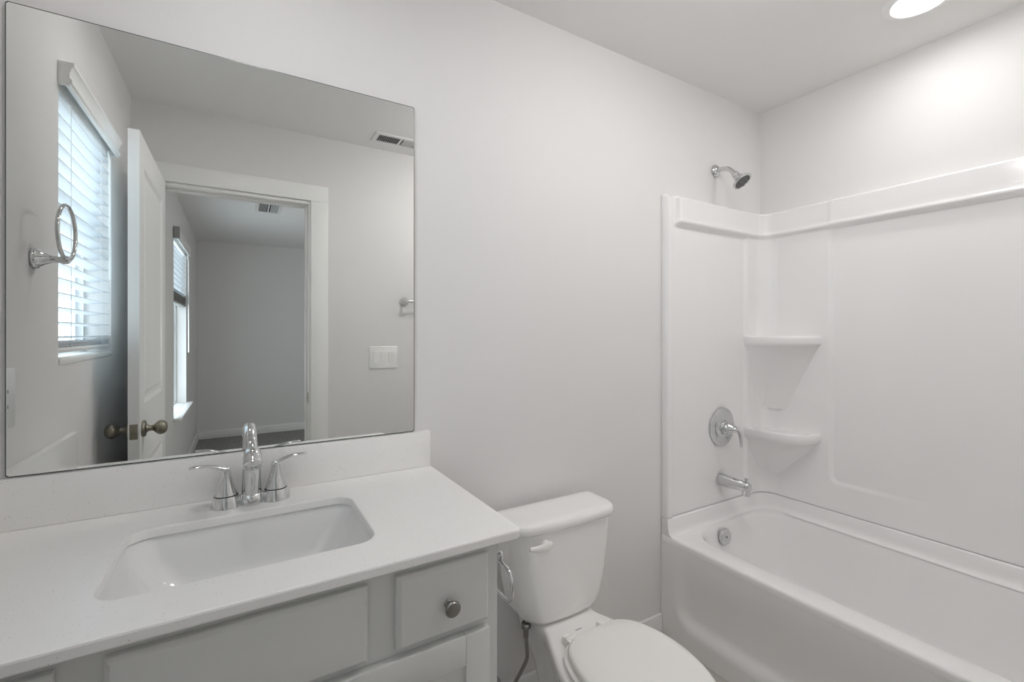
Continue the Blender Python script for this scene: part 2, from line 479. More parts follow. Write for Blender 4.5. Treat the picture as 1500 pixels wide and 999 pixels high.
# ------------------------------------------------------------------ vanity
VX0, VX1 = XL + 0.001, 0.469
VCX = 0.017
FY = -0.518                  # face frame
van = thing('vanity_cabinet', ((VX0 + VX1) / 2, -0.26, 0), 'pale grey shaker vanity cabinet under the white countertop', 'cabinet')
bm = nb((VX0, VX0 + 0.018, FY + 0.019, -0.002, 0, 0.875), (VX1 - 0.018, VX1, FY + 0.019, -0.002, 0, 0.875),
        (VX0 + 0.018, VX1 - 0.018, FY + 0.019, -0.002, 0.10, 0.118), (VX0 + 0.018, VX1 - 0.018, -0.012, -0.002, 0.118, 0.875),
        (VX0 + 0.018, VX1 - 0.018, FY + 0.07, FY + 0.085, 0, 0.10))
obj('carcass', bm, 'cab', van)
fr = nb((VX0, -0.378, FY, FY + 0.019, 0.10, 0.875), (0.402, VX1, FY, FY + 0.019, 0.0, 0.875), (-0.378, 0.402, FY, FY + 0.019, 0.838, 0.875),
        (-0.378, 0.402, FY, FY + 0.019, 0.690, 0.735), (-0.378, 0.402, FY, FY + 0.019, 0.10, 0.14),
        (-0.235, -0.140, FY, FY + 0.019, 0.735, 0.838), (0.174, 0.270, FY, FY + 0.019, 0.735, 0.838))
obj('face_frame', fr, 'cab', van)
def slab(x0, x1, z0, z1):
    y = FY - 0.0005
    c = 0.008
    bm = bmesh.new()
    loft(bm, [[(x0, y, z0), (x1, y, z0), (x1, y, z1), (x0, y, z1)],
              [(x0, y - 0.011, z0), (x1, y - 0.011, z0), (x1, y - 0.011, z1), (x0, y - 0.011, z1)],
              [(x0 + c, y - 0.019, z0 + c), (x1 - c, y - 0.019, z0 + c), (x1 - c, y - 0.019, z1 - c), (x0 + c, y - 0.019, z1 - c)]])
    return bevel(bm, 0.001, 2, 0.3)
def cab_knob(x, z, parent):
    k = bmesh.new()
    lathe(k, [(0.0, 0), (0.0085, 0), (0.0085, 0.002), (0.0065, 0.004), (0.006, 0.011), (0.008, 0.015), (0.0145, 0.019), (0.0158, 0.022),
              (0.0155, 0.0245), (0.0135, 0.027), (0.007, 0.0285), (0.0, 0.029)], (x, FY - 0.0195, z), (0, -1, 0), 28)
    obj('knob', k, 'nickel', parent)
DZ0, DZ1 = 0.717, 0.853
obj('false_front', slab(-0.163, 0.197, DZ0, DZ1), 'cab', van, ang=20)
for x0, x1 in ((0.2486, 0.4422), (-0.4082, -0.2146)):
    d = obj('drawer', slab(x0, x1, DZ0, DZ1), 'cab', van, ang=20)
    cab_knob((x0 + x1) / 2 + 0.004, 0.779, d)
def shaker(x0, x1, z0, z1, w=0.054):
    y = FY - 0.0005
    bm = nb((x0, x0 + w, y - 0.019, y, z0, z1), (x1 - w, x1, y - 0.019, y, z0, z1), (x0 + w, x1 - w, y - 0.019, y, z0, z0 + w), (x0 + w, x1 - w, y - 0.019, y, z1 - w - 0.006, z1))
    bevel(bm, 0.0016, 2)
    return bm, nb((x0 + w - 0.004, x1 - w + 0.004, y - 0.010, y - 0.003, z0 + w - 0.004, z1 - w - 0.002))
for x0, x1, kx in ((0.020, 0.4422, 0.047), (-0.4082, 0.014, -0.013)):
    fbm, pbm = shaker(x0, x1, 0.13, 0.702)
    d = obj('cabinet_door', fbm, 'cab', van)
    obj('door_panel', pbm, 'cab', d)
    cab_knob(kx, 0.60, d)

# countertop with cutout
CX0, CX1, CY0, CT = XL + 0.001, 0.511, -0.552, 0.895
SC = (-0.197, 0.238, -0.445, -0.152)      # cutout
ct = thing('countertop', ((CX0 + CX1) / 2, -0.27, 0.8755), 'white speckled quartz countertop with low backsplash below the mirror', 'countertop')
bm = bmesh.new()
ro = (0.001, 0.001, 0.001, 0.014)
def outer(ins, z): return rrect(CX0 + ins * 0, CX1 - ins, CY0 + ins, -0.001, ro, z)
def inner(ins, z): return rrect(SC[0] - ins, SC[1] + ins, SC[2] - ins, SC[3] + ins, (0.045, 0.045, 0.040, 0.040), z)
loft(bm, [outer(0.002, 0.8755), outer(0, 0.878), outer(0, CT - 0.004), outer(0.001, CT - 0.0012), outer(0.004, CT),
          inner(0.003, CT), inner(0.0006, CT - 0.001), inner(0, CT - 0.003), inner(0, 0.877), inner(0.001, 0.8755)], ring=True)
obj('slab', bm, 'quartz', ct, ang=10)
bm = nb((CX0 + 0.021, CX1 - 0.003, -0.021, -0.001, CT + 0.0003, 1.0035)); bevel(bm, 0.0018, 2); obj('backsplash', bm, 'quartz', ct)
bm = nb((CX0, CX0 + 0.020, CY0 + 0.004, -0.001, CT + 0.0003, 1.0035)); bevel(bm, 0.0018, 2); obj('side_splash', bm, 'quartz', ct)

# undermount sink
sk = thing('sink', (VCX, -0.30, 0.72), 'white rectangular undermount sink set in the countertop', 'sink')
def sl(x0, x1, y0, y1, r, z): return rrect(x0, x1, y0, y1, r, z)
bm = bmesh.new()
a, b_, c_, d_ = SC
loft(bm, [sl(a - 0.03, b_ + 0.03, c_ - 0.03, d_ + 0.03, 0.06, 0.8745), sl(a - 0.006, b_ + 0.006, c_ - 0.006, d_ + 0.006, 0.05, 0.8745),
          sl(a - 0.004, b_ + 0.004, c_ - 0.004, d_ + 0.004, 0.05, 0.871),
          sl(a + 0.012, b_ - 0.012, c_ + 0.006, d_ - 0.004, 0.05, 0.83), sl(a + 0.040, b_ - 0.040, c_ + 0.020, d_ - 0.010, 0.055, 0.785),
          sl(a + 0.054, b_ - 0.054, c_ + 0.030, d_ - 0.018, 0.06, 0.765), sl(a + 0.075, b_ - 0.075, c_ + 0.05, d_ - 0.035, 0.065, 0.753),
          sl(a + 0.11, b_ - 0.11, c_ + 0.085, d_ - 0.07, 0.06, 0.748), sl(0.0, 0.044, -0.318, -0.274, 0.021, 0.746)], False, True)
o = obj('basin', bm, 'sink', sk, ang=60)
md = o.modifiers.new('thickness', 'SOLIDIFY'); md.thickness = 0.008; md.offset = -1
bm = bmesh.new(); lathe(bm, [(0.0, 0.0), (0.024, 0.0), (0.026, 0.002), (0.022, 0.0045), (0.015, 0.005), (0.014, 0.008), (0.0, 0.0095)], (0.022, -0.296, 0.7462), (0, 0, 1), 28)
obj('drain', bm, 'chrome', sk)

# faucet
FX, FYY, FZ = 0.024, -0.083, CT
fa = thing('faucet', (FX, FYY, FZ), 'chrome two-handle faucet behind the sink', 'faucet')
bm = bmesh.new()
def deck(ins, z):
    pts = []
    for k in range(64):
        t = 2 * PI * k / 64
        c, s_ = math.cos(t), math.sin(t)
        w = 0.0235 - 0.004 * (1 - abs(c)) 
        x = (0.050 + 0.0235 - ins) * (abs(c) ** 0.45) * (1 if c >= 0 else -1)
        y = (w - ins) * s_
        pts.append((FX + x, FYY + y, z))
    return pts
loft(bm, [deck(0, FZ), deck(0, FZ + 0.014), deck(0.003, FZ + 0.018), deck(0.010, FZ + 0.0195)])
obj('deck_plate', bm, 'chrome', fa)
bm = bmesh.new()
lathe(bm, [(0.0275, 0), (0.0270, 0.010), (0.0245, 0.022), (0.0205, 0.0255)], (FX, FYY - 0.003, FZ), (0, 0, 1), 32)
path = spline([(FX, FYY - 0.003, FZ + 0.02), (FX, FYY - 0.010, FZ + 0.055), (FX, FYY - 0.026, FZ + 0.095), (FX, FYY - 0.052, FZ + 0.122),
               (FX, FYY - 0.080, FZ + 0.136), (FX, FYY - 0.100, FZ + 0.133), (FX, FYY - 0.113, FZ + 0.121)], 6)
n_ = len(path)
tube(bm, path, [0.0215 - 0.0045 * sm(0, 0.6, i / n_) + 0.0025 * sm(0.65, 1, i / n_) for i in range(n_)], 28)
spo = obj('spout', bm, 'chrome', fa, ang=50)
d = (Vector(path[-1]) - Vector(path[-2])).normalized()
bm = bmesh.new(); lathe(bm, [(0.0198, -0.002), (0.0205, 0.001), (0.0205, 0.006), (0.017, 0.007), (0.0165, 0.003), (0.0, 0.003)], path[-1], d, 28)
obj('aerator', bm, 'chrome', spo)
for sx in (-1, 1):
    hx = FX + sx * 0.0525
    bm = bmesh.new()
    lathe(bm, [(0.0325, 0), (0.0322, 0.002), (0.0262, 0.024), (0.0255, 0.0255)], (hx, FYY, FZ), (0, 0, 1), 36)
    bs = obj('handle_base', bm, 'chrome', fa)
    bm = bmesh.new(); lathe(bm, [(0.0245, 0.0252), (0.0252, 0.0258), (0.0252, 0.0275), (0.0245, 0.028)], (hx, FYY, FZ), (0, 0, 1), 36)
    obj('seal_ring', bm, 'black', bs)
    bm = bmesh.new()
    lathe(bm, [(0.0245, 0.0275), (0.0243, 0.029), (0.0190, 0.044), (0.0140, 0.060), (0.0108, 0.074), (0.0098, 0.083), (0.0094, 0.089), (0.007, 0.0925), (0.0, 0.0935)], (hx, FYY, FZ), (0, 0, 1), 32)
    dy = -0.010 if sx < 0 else 0.0
    lp_ = spline([(hx - sx * 0.006, FYY, FZ + 0.084), (hx + sx * 0.008, FYY + dy * 0.2, FZ + 0.0915), (hx + sx * 0.030, FYY + dy * 0.6, FZ + 0.0995),
                  (hx + sx * 0.050, FYY + dy, FZ + 0.103), (hx + sx * 0.072, FYY + dy * 1.2, FZ + 0.1025)], 6)
    m_ = len(lp_)
    # flattened lever blade
    loops = []
    for i, p in enumerate(lp_):
        t = i / (m_ - 1)
        wy = 0.0085 - 0.0005 * math.sin(t * PI) ; hz = 0.0060 - 0.0030 * sm(0, 0.7, t)
        if t > 0.9: wy *= math.sqrt(max(0.05, 1 - ((t - 0.9) / 0.1) ** 2)); 
        loops.append([(p.x, p.y + wy * math.cos(2 * PI * k / 16), p.z + hz * math.sin(2 * PI * k / 16)) for k in range(16)])
    loft(bm, loops)
    obj('lever_handle', bm, 'chrome', fa, ang=50)

# mirror
MX0, MX1, MZ0, MZ1 = -0.4215, 0.461, 1.0045, 2.002
mi = thing('wall_mirror', ((MX0 + MX1) / 2, -0.004, MZ0), 'large frameless mirror on the wall above the vanity', 'mirror')
def nip(y, ins):
    x0, x1, z0, z1 = MX0 + ins, MX1 - ins, MZ0 + ins, MZ1 - ins; c = 0.004
    return [(x0 + c, y, z0), (x1 - c, y, z0), (x1, y, z0 + c), (x1, y, z1 - c), (x1 - c, y, z1), (x0 + c, y, z1), (x0, y, z1 - c), (x0, y, z0 + c)]
bm = bmesh.new(); loft(bm, [nip(-0.0015, 0), nip(-0.0075, 0), nip(-0.0078, 0.0022)], True, False); obj('glass_edge', bm, 'medge', mi, smooth=False)
bm = bmesh.new(); vs = [bm.verts.new(p) for p in nip(-0.0078, 0.0022)]; bm.faces.new(vs); obj('mirror_face', bm, 'mirr', mi, smooth=False)

# ------------------------------------------------------------------ toilet
TX = 0.913
to = thing('toilet', (TX, -0.35, 0), 'white two-piece toilet between the vanity and the bathtub', 'toilet')
def dsh(x0, x1, yb, yf, bul, rb, rf, z, n=14):
    """tank outline: flat back, bulging front, rounded corners"""
    base = rrect(x0, x1, yf, yb, (max(rb, 0.004), max(rb, 0.004), rf, rf), z, 8, n)
    cx, hx = (x0 + x1) / 2, (x1 - x0) / 2
    out = []
    for x, y, zz in base:
        t = (y - yb) / (yf - yb)
        out.append((x, y - bul * t * (1 - ((x - cx) / hx) ** 2), zz))
    return out
YBK = -0.045
bm = bmesh.new()
prof = [(0.386, 0.105, -0.16), (0.388, 0.125, -0.175), (0.396, 0.142, -0.186), (0.412, 0.154, -0.192), (0.44, 0.165, -0.195), (0.50, 0.177, -0.198), (0.58, 0.189, -0.200), (0.66, 0.1965, -0.201), (0.688, 0.198, -0.201)]
loft(bm, [dsh(TX - w, TX + w, YBK - 0.006, yf, 0.016, 0.02, 0.055, z) for z, w, yf in prof])
obj('tank', bm, 'porc', to, ang=60)
bm = bmesh.new()
def lidl(ins, z): return dsh(TX - 0.211 + ins, TX + 0.211 - ins, YBK + 0.002 - ins, -0.209 + ins, 0.016, 0.022 - ins * 0.5, 0.055 - ins * 0.7, z)
loft(bm, [lidl(0.010, 0.689), lidl(0.003, 0.690), lidl(0, 0.695), lidl(0, 0.708), lidl(0.003, 0.7155), lidl(0.009, 0.7205), lidl(0.018, 0.7225), lidl(0.04, 0.7235)])
obj('tank_lid', bm, 'porc', to, ang=60)
# flush lever
bm = bmesh.new()
LXc, LYc, LZc = 0.806, -0.2165, 0.656
lathe(bm, [(0.0, -0.004), (0.014, -0.004), (0.014, 0.008), (0.011, 0.012), (0.0, 0.013)], (LXc, LYc, LZc), (0, -1, 0), 20)
lp_ = spline([(LXc + 0.012, LYc - 0.014, LZc + 0.003), (LXc - 0.01, LYc - 0.020, LZc + 0.004), (LXc - 0.04, LYc - 0.020, LZc + 0.004), (LXc - 0.066, LYc - 0.014, LZc + 0.006)], 6)
m_ = len(lp_)
tube(bm, lp_, [(0.0055, 0.015 - 0.009 * abs(2 * (i / (m_ - 1)) - 0.5) / 1.5) for i in range(m_)], 14)
obj('flush_lever', bm, 'seat', to, ang=50)
# bowl
yk = [-0.050, -0.10, -0.17, -0.205, -0.25, -0.30, -0.36, -0.43, -0.50, -0.57, -0.63, -0.675, -0.703, -0.715]
wk = [0.096, 0.099, 0.101, 0.103, 0.120, 0.141, 0.163, 0.177, 0.179, 0.169, 0.144, 0.108, 0.062, 0.018]
def bowl(sx, sy, z, cy=-0.36, wmax=1.0, ins=0.0):
    L = [(TX - (w - ins) * sx, cy + (y + (ins if y < -0.4 else -ins) - cy) * sy, z) for y, w in zip(yk, wk)]
    R = [(TX + (w - ins) * sx, cy + (y + (ins if y < -0.4 else -ins) - cy) * sy, z) for y, w in zip(yk, wk)]
    return [tuple(p) for p in spline(L + R[::-1], 4, closed=True)]
bm = bmesh.new()
loft(bm, [bowl(0.66, 0.76, 0.0, -0.30), bowl(0.66, 0.76, 0.02, -0.30), bowl(0.60, 0.70, 0.06, -0.28), bowl(0.60, 0.70, 0.14, -0.28), bowl(0.68, 0.78, 0.22, -0.29), bowl(0.84, 0.92, 0.29, -0.33),
          bowl(0.95, 0.985, 0.335, -0.36), bowl(0.995, 1.0, 0.355), bowl(1, 1, 0.366), bowl(1, 1, 0.376), bowl(1, 1, 0.382, ins=0.003), bowl(1, 1, 0.3845, ins=0.009)])
obj('bowl', bm, 'porc', to, ang=60)
bm = nb((0.893, 0.917, -0.2555, -0.2525, 0.3842, 0.3849)); obj('stamp', bm, 'mark', to, smooth=False)
# seat + lid
sk_y = [-0.318, -0.330, -0.36, -0.42, -0.48, -0.54, -0.60, -0.65, -0.69, -0.715, -0.7265]
sk_w = [0.062, 0.101, 0.131, 0.154, 0.161, 0.158, 0.144, 0.120, 0.087, 0.050, 0.015]
def seat_loop(g, z, dy=0.0):
    L = [(TX - max(w - g, 0.004), y + dy + (g if y < -0.5 else -g), z) for y, w in zip(sk_y, sk_w)]
    R = [(TX + max(w - g, 0.004), y + dy + (g if y < -0.5 else -g), z) for y, w in zip(sk_y, sk_w)]
    return [tuple(p) for p in spline(L + R[::-1], 5, closed=True)]
def shrink(l, k): return [(TX + (x - TX) * k, -0.51 + (y + 0.51) * k, z) for x, y, z in l]
bm = bmesh.new()
loft(bm, [seat_loop(-0.004, 0.389), seat_loop(-0.008, 0.393), seat_loop(-0.008, 0.402), seat_loop(-0.003, 0.4065)])
obj('seat', bm, 'seat', to, ang=50)
bm = bmesh.new()
loft(bm, [seat_loop(0.004, 0.4085), seat_loop(0, 0.411), seat_loop(0, 0.418), seat_loop(0.003, 0.424), seat_loop(0.008, 0.4275), shrink(seat_loop(0.008, 0.430), 0.86), shrink(seat_loop(0.008, 0.4315), 0.6)])
obj('lid', bm, 'seat', to, ang=50)
for hx in (0.838, 0.972):
    bm = bmesh.new()
    loft(bm, [rrect(hx - 0.014, hx + 0.014, -0.305, -0.270, 0.008, 0.3846, 4, 2), rrect(hx - 0.014, hx + 0.014, -0.305, -0.270, 0.008, 0.396, 4, 2), rrect(hx - 0.011, hx + 0.011, -0.302, -0.273, 0.007, 0.402, 4, 2)])
    tube(bm, [(hx - 0.018, -0.300, 0.404), (hx + 0.018, -0.300, 0.404)], 0.008, 12)
    box(bm, hx - 0.016, hx + 0.016, -0.338, -0.300, 0.4015, 0.4085)
    obj('hinge', bm, 'seat', to, ang=50)

# water supply
ws = thing('water_supply_line', (0.79, -0.08, 0.13), 'braided water supply hose hanging under the toilet tank', 'hose')
bm = bmesh.new(); tube(bm, spline([(0.793, -0.125, 0.345), (0.797, -0.122, 0.30), (0.806, -0.112, 0.245), (0.797, -0.09, 0.19), (0.778, -0.066, 0.13), (0.765, -0.055, 0.085), (0.752, -0.052, 0.060), (0.742, -0.052, 0.078), (0.742, -0.052, 0.102)], 8), 0.0062, 12)
obj('hose', bm, 'braid', ws)
bm = bmesh.new(); lathe(bm, [(0.0, 0.3865), (0.0075, 0.3865), (0.0075, 0.372), (0.014, 0.372), (0.0165, 0.366), (0.0165, 0.358), (0.013, 0.354), (0.0085, 0.354), (0.0085, 0.325), (0.0, 0.325)], (0.793, -0.125, 0), (0, 0, 1), 8)
obj('coupling_nut', bm, 'nickel', ws, ang=20)
bm = bmesh.new(); lathe(bm, [(0.0, 0.001), (0.026, 0.001), (0.024, 0.006), (0.009, 0.009), (0.008, 0.06), (0.0, 0.06)], (0.742, 0, 0.112), (0, -1, 0), 20)
lathe(bm, [(0.0, 0.0), (0.009, 0.0), (0.009, 0.02), (0.014, 0.024), (0.014, 0.03), (0.0, 0.031)], (0.742, -0.048, 0.112), (0, -1, 0), 16)
obj('stop_valve', bm, 'chrome', ws)

# toilet paper ring on the cabinet side
tp = thing('toilet_paper_holder', (0.474, -0.45, 0.80), 'chrome loop paper holder on the vanity side by the toilet tank', 'paper holder')
bm = bmesh.new(); lathe(bm, [(0.0, -0.001), (0.024, -0.001), (0.0245, 0.004), (0.020, 0.009), (0.012, 0.020), (0.008, 0.034), (0.0065, 0.046), (0.009, 0.050), (0.0115, 0.055), (0.009, 0.061), (0.0, 0.063)], (0.469, -0.430, 0.784), (1, 0, 0), 24)
obj('post', bm, 'chrome', tp)
lp_ = []
hz, hy, r_ = 0.0375, 0.085, 0.030
zc, yc = 0.734, -0.405
for cx_, cz_, a0 in ((-hy + r_, hz - r_, 90), (-hy + r_, -hz + r_, 180), (hy - r_, -hz + r_, 270), (hy - r_, hz - r_, 0)):
    for k in range(9):
        t = math.radians(a0 + 90 * k / 8)
        lp_.append((0.523, yc + cx_ + r_ * math.cos(t), zc + cz_ + r_ * math.sin(t)))
bm = bmesh.new(); tube(bm, lp_, 0.0044, 12, closed=True)
tube(bm, [(0.523, -0.430, 0.775), (0.523, -0.430, 0.790)], 0.004, 10)
obj('loop', bm, 'chrome', tp)

# ------------------------------------------------------------------ bathtub
TBX = 1.568
TH = 0.438
tb = thing('bathtub', ((TBX + XR) / 2, YF / 2, 0), 'white alcove bathtub along the right wall', 'bathtub')
bm = bmesh.new()
x0, x1, y0, y1 = TBX, XR - 0.001, YF + 0.001, -0.001
def out(ins, z): return rrect(x0 + ins, x1, y0, y1, 0.004, z, 10, 10)
def inn(a, z, r=None): 
    return rrect(1.655 + a[0], 2.262 - a[1], -1.40 + a[2], -0.052 - a[3], (0.13, 0.15, 0.15, 0.13) if r is None else r, z, 10, 10)
loft(bm, [out(0.0, 0.4105), out(0.0, TH - 0.011), out(0.002, TH - 0.005), out(0.006, TH - 0.0012), out(0.012, TH),
          inn((0, 0, 0, 0), TH), inn((0.004, 0.003, 0.004, 0.006), TH - 0.002), inn((0.009, 0.007, 0.010, 0.014), TH - 0.010), inn((0.013, 0.010, 0.02, 0.022), TH - 0.03),
          inn((0.035, 0.030, 0.10, 0.050), 0.25), inn((0.052, 0.045, 0.17, 0.070), 0.14), inn((0.070, 0.065, 0.20, 0.092), 0.105), inn((0.11, 0.10, 0.24, 0.13), 0.092, 0.1), inn((0.20, 0.20, 0.5, 0.4), 0.09, 0.05)], False, True)
# front apron with a recessed field
ny = sorted(set([-0.001 - 0.0105 * k for k in range(30)] + [-0.32 - k * 0.04 for k in range(22)] + [y0 + 0.012 * k for k in range(20)] + [y0]))
nz = sorted(set([0.001] + [0.012 * k for k in range(1, 34)] + [0.41]))
def apron(y, z):
    yy = -y
    r = 0.07
    # distance inside the recess (rounded rectangle)
    def rr(y_, z_):
        ay, by, az, bz = 0.085, 1.40, 0.095, 0.52
        qx = max(ay + r - y_, 0, y_ - (by - r)); qz = max(az + r - z_, 0)
        return r - math.hypot(qx, qz)
    k = sm(-0.012, 0.045, rr(yy, z))
    k *= 1 - sm(0.16, 0.408, z)
    base = 0.010 * sm(0.0, 0.4, z) 
    return x0 + 0.024 * k + 0.0
g = [[bm.verts.new((apron(y, z), y, z)) for z in nz] for y in ny]
for i in range(len(ny) - 1):
    for j in range(len(nz) - 1):
        bm.faces.new((g[i][j], g[i + 1][j], g[i + 1][j + 1], g[i][j + 1]))
# upstand lip against the three walls
def upath(off, rad):
    """U path along the alcove walls, offset off from the walls, with rounded corners"""
    P = []
    xa, ya, yb = XR - off, YB - off, YF + off
    n = 24
    for k in range(n + 1): P.append((TBX + 0.004 + (xa - rad - TBX - 0.004) * k / n, ya))
    for k in range(1, 13):
        t = PI / 2 * k / 12; P.append((xa - rad + rad * math.sin(t), ya - rad + rad * math.cos(t)))
    for k in range(1, n + 1): P.append((xa, ya - rad + (yb + rad - ya + rad) * k / n))
    for k in range(1, 13):
        t = PI / 2 * k / 12; P.append((xa - rad + rad * math.cos(t), yb + rad - rad * math.sin(t)))
    for k in range(1, n + 1): P.append((xa - rad + (TBX + 0.004 - xa + rad) * k / n, yb))
    return P
LIPZ = 0.508
U = [(0.060, 0.10, TH - 0.0008), (0.052, 0.10, TH + 0.001), (0.044, 0.095, TH + 0.006), (0.039, 0.09, TH + 0.016), (0.0365, 0.09, TH + 0.03), (0.034, 0.09, LIPZ - 0.006), (0.031, 0.09, LIPZ - 0.001), (0.026, 0.09, LIPZ), (0.002, 0.06, LIPZ)]
loft(bm, [[(x, y, z) for x, y in upath(o_, r_)] for o_, r_, z in U], False, False, closed=False)
for e in (0, -1):
    vs = [bm.verts.new((upath(o_, r_)[e][0], upath(o_, r_)[e][1], z)) for o_, r_, z in U]
    yw = -0.002 if e == 0 else YF + 0.002
    bm.faces.new(vs + [bm.verts.new((vs[0].co.x, yw, TH - 0.0008))])
obj('tub_shell', bm, 'acryl', tb, ang=50)
bm = bmesh.new()
OV = (1.885, -0.086, 0.386)
lathe(bm, [(0.0, -0.004), (0.034, -0.004), (0.0365, 0.0), (0.0365, 0.008), (0.033, 0.012), (0.010, 0.0135), (0.006, 0.013), (0.0, 0.0125)], OV, (0, -1, 0.10), 32)
ov = obj('overflow_plate', bm, 'chrome', tb)
bm = bmesh.new(); lathe(bm, [(0.0, 0.0), (0.0045, 0.0), (0.004, 0.0155), (0.0, 0.0158)], OV, (0, -1, 0.10), 12); obj('screw', bm, 'nickel', ov)
bm = bmesh.new(); lathe(bm, [(0.0, 0.0), (0.034, 0.0), (0.036, 0.003), (0.026, 0.005), (0.022, 0.014), (0.0, 0.016)], (1.95, -0.34, 0.0905), (0, 0, 1), 28); obj('drain', bm, 'chrome', tb)

# ------------------------------------------------------------------ shower surround
SU0, SUT = 1.572, 1.906
su = thing('shower_surround', ((TBX + XR) / 2, YF / 2, LIPZ), 'glossy white moulded surround on the walls around the bathtub', 'shower surround')
RC, OFF = 0.091, 0.006
xa, ya, yb = XR - OFF, YB - OFF, YF + OFF
path = []        # (x, y, nx, ny, tagged wall, coordinate, wall point)
def seg(ps): 
    for p in ps: path.append(p)
def fr_(a, b, n): return [a + (b - a) * k / n for k in range(n + 1)]
xs = sorted(set([round(v, 5) for v in fr_(SU0, 1.66, 44) + fr_(1.66, 2.10, 22) + fr_(2.10, 2.20, 34) + fr_(2.20, xa - RC, 6)]))
for x in xs: path.append((x, ya, 0, -1, 'b', x, (x, -0.001)))
for k in range(1, 20):
    t = PI / 2 * k / 20
    px, py = xa - RC + RC * math.sin(t), ya - RC + RC * math.cos(t)
    wp = (px + OFF * math.sin(t), -0.001) if t < PI / 4 - 1e-6 else ((XR - 0.001, -0.001) if abs(t - PI / 4) < 1e-6 else (XR - 0.001, py + OFF * math.cos(t)))
    path.append((px, py, -math.sin(t), -math.cos(t), 'c', k / 20, wp))
ys = sorted(set([round(v, 5) for v in fr_(ya - RC, -0.30, 16) + fr_(-0.30, -0.40, 40) + fr_(-0.40, -1.10, 24) + fr_(-1.10, -1.18, 24) + fr_(-1.18, yb + RC, 12)]), reverse=True)
for y in ys: path.append((xa, y, -1, 0, 'r', y, (XR - 0.001, y)))
for k in range(1, 20):
    t = PI / 2 * k / 20
    px, py = xa - RC + RC * math.cos(t), yb + RC - RC * math.sin(t)
    wp = (px, YF + 0.001) if t > PI / 4 + 1e-6 else ((XR - 0.001, YF + 0.001) if abs(t - PI / 4) < 1e-6 else (XR - 0.001, py))
    path.append((px, py, -math.cos(t), math.sin(t), 'c', k / 20, wp))
for x in reversed(xs): path.append((x, yb, 0, 1, 'b', x, (x, YF + 0.001)))
ZB = 1.786
zs = sorted(set([round(v, 5) for v in [LIPZ + 0.0022] + fr_(0.52, 0.58, 6) + fr_(0.59, 0.70, 40) + fr_(0.70, 1.70, 20) + fr_(1.72, 1.81, 40) + fr_(1.81, 1.89, 6) + fr_(1.89, SUT, 12)]))
def relief(w, c, z):
    o = 0.016
    lipb = 0.0055 * math.exp(-((z - 1.795) / 0.009) ** 2)
    band = sm(ZB - 0.012, ZB + 0.004, z)
    if w == 'b':
        fl = 1 - sm(1.606, 1.614, c)                  # vertical flange at the open end
        k = sm(1.626, 1.648, c)
        tower = sm(2.135, 2.152, c)
        o += 0.009 * fl
        o += 0.0225 * band * k + lipb * k
        o += 0.010 * tower * (1 - band)
        o *= 0.08 + 0.92 * math.sqrt(sm(SU0 - 0.004, SU0 + 0.010, c))
    elif w == 'r':
        c = -c
        # recessed field with rounded lower corners between y -0.345 and -1.14
        r = 0.035
        qx = max(0.340 + r - c, 0, c - (1.141 - r)); qz = max(0.635 + r - z, 0)
        ins = r - math.hypot(qx, qz)
        field = sm(-0.010, 0.014, ins)
        fade = 1 - sm(0.36, 0.80, c) * (1 - sm(0.66, 0.70, z)) if c < 1.1 else 1.0
        o += 0.007 * (1 - field) * fade * (1 - band) + 0.0225 * band + lipb + 0.005 * band * field
    else:
        o += 0.010 * (1 - band) + 0.0225 * band + lipb
    o *= 1 - 0.35 * sm(SUT - 0.010, SUT, z)
    return o
bm = bmesh.new()
grid = []
for (x, y, nx, ny_, w, c, wp) in path:
    colv = [bm.verts.new((x + nx * relief(w, c, z), y + ny_ * relief(w, c, z), z)) for z in zs]
    colv.append(bm.verts.new((wp[0], wp[1], SUT + 0.0005)))
    grid.append(colv)
for i in range(len(grid) - 1):
    for j in range(len(grid[0]) - 1):
        bm.faces.new((grid[i][j], grid[i + 1][j], grid[i + 1][j + 1], grid[i][j + 1]))
for e, yw in ((0, -0.001), (-1, YF + 0.001)):
    colw = [bm.verts.new((SU0, yw, z)) for z in zs]
    for j in range(len(zs) - 1):
        bm.faces.new((grid[e][j], grid[e][j + 1], colw[j + 1], colw[j]))
obj('wall_panels', bm, 'acryl', su, ang=60)
# moulded corner shelves
def shelf_loop(k, z, sh=0.0):
    """k shrinks the front edge towards the corner"""
    C = Vector((2.285, -0.030))
    F = [(2.135, -0.024), (2.128, -0.06), (2.126, -0.12), (2.131, -0.18), (2.150, -0.235), (2.190, -0.275), (2.240, -0.298), (2.292, -0.304)]
    F = [p.to_2d() for p in spline([(x, y, 0) for x, y in F], 5)]
    out_ = []
    for i, p in enumerate(F):
        q = C + (p - C) * (k * (1 - sh * math.sin(PI * i / (len(F) - 1))))
        out_.append((q.x, q.y, z))
    out_.append((2.292, -0.026, z))
    return out_
def shelf(z1, drop, kd):
    bm = bmesh.new()
    zb = z1 - 0.048
    loops = [shelf_loop(0.9, z1 - 0.010), shelf_loop(0.93, z1 - 0.0095), shelf_loop(0.955, z1 - 0.003), shelf_loop(0.975, z1), shelf_loop(0.99, z1 - 0.003), shelf_loop(1.0, z1 - 0.011), shelf_loop(1.0, z1 - 0.032), shelf_loop(0.985, z1 - 0.043), shelf_loop(0.955, zb)]
    for t in range(1, 9):
        u = t / 8
        loops.append(shelf_loop(0.955 - kd * u, zb - 0.010 - drop * u, 0.10 * sm(0, 0.12, u) + 0.62 * u))
    loft(bm, loops, True, True)
    return obj('corner_shelf', bm, 'acryl', su, ang=60)
shelf(1.294, 0.30, 0.50); shelf(0.846, 0.17, 0.62)

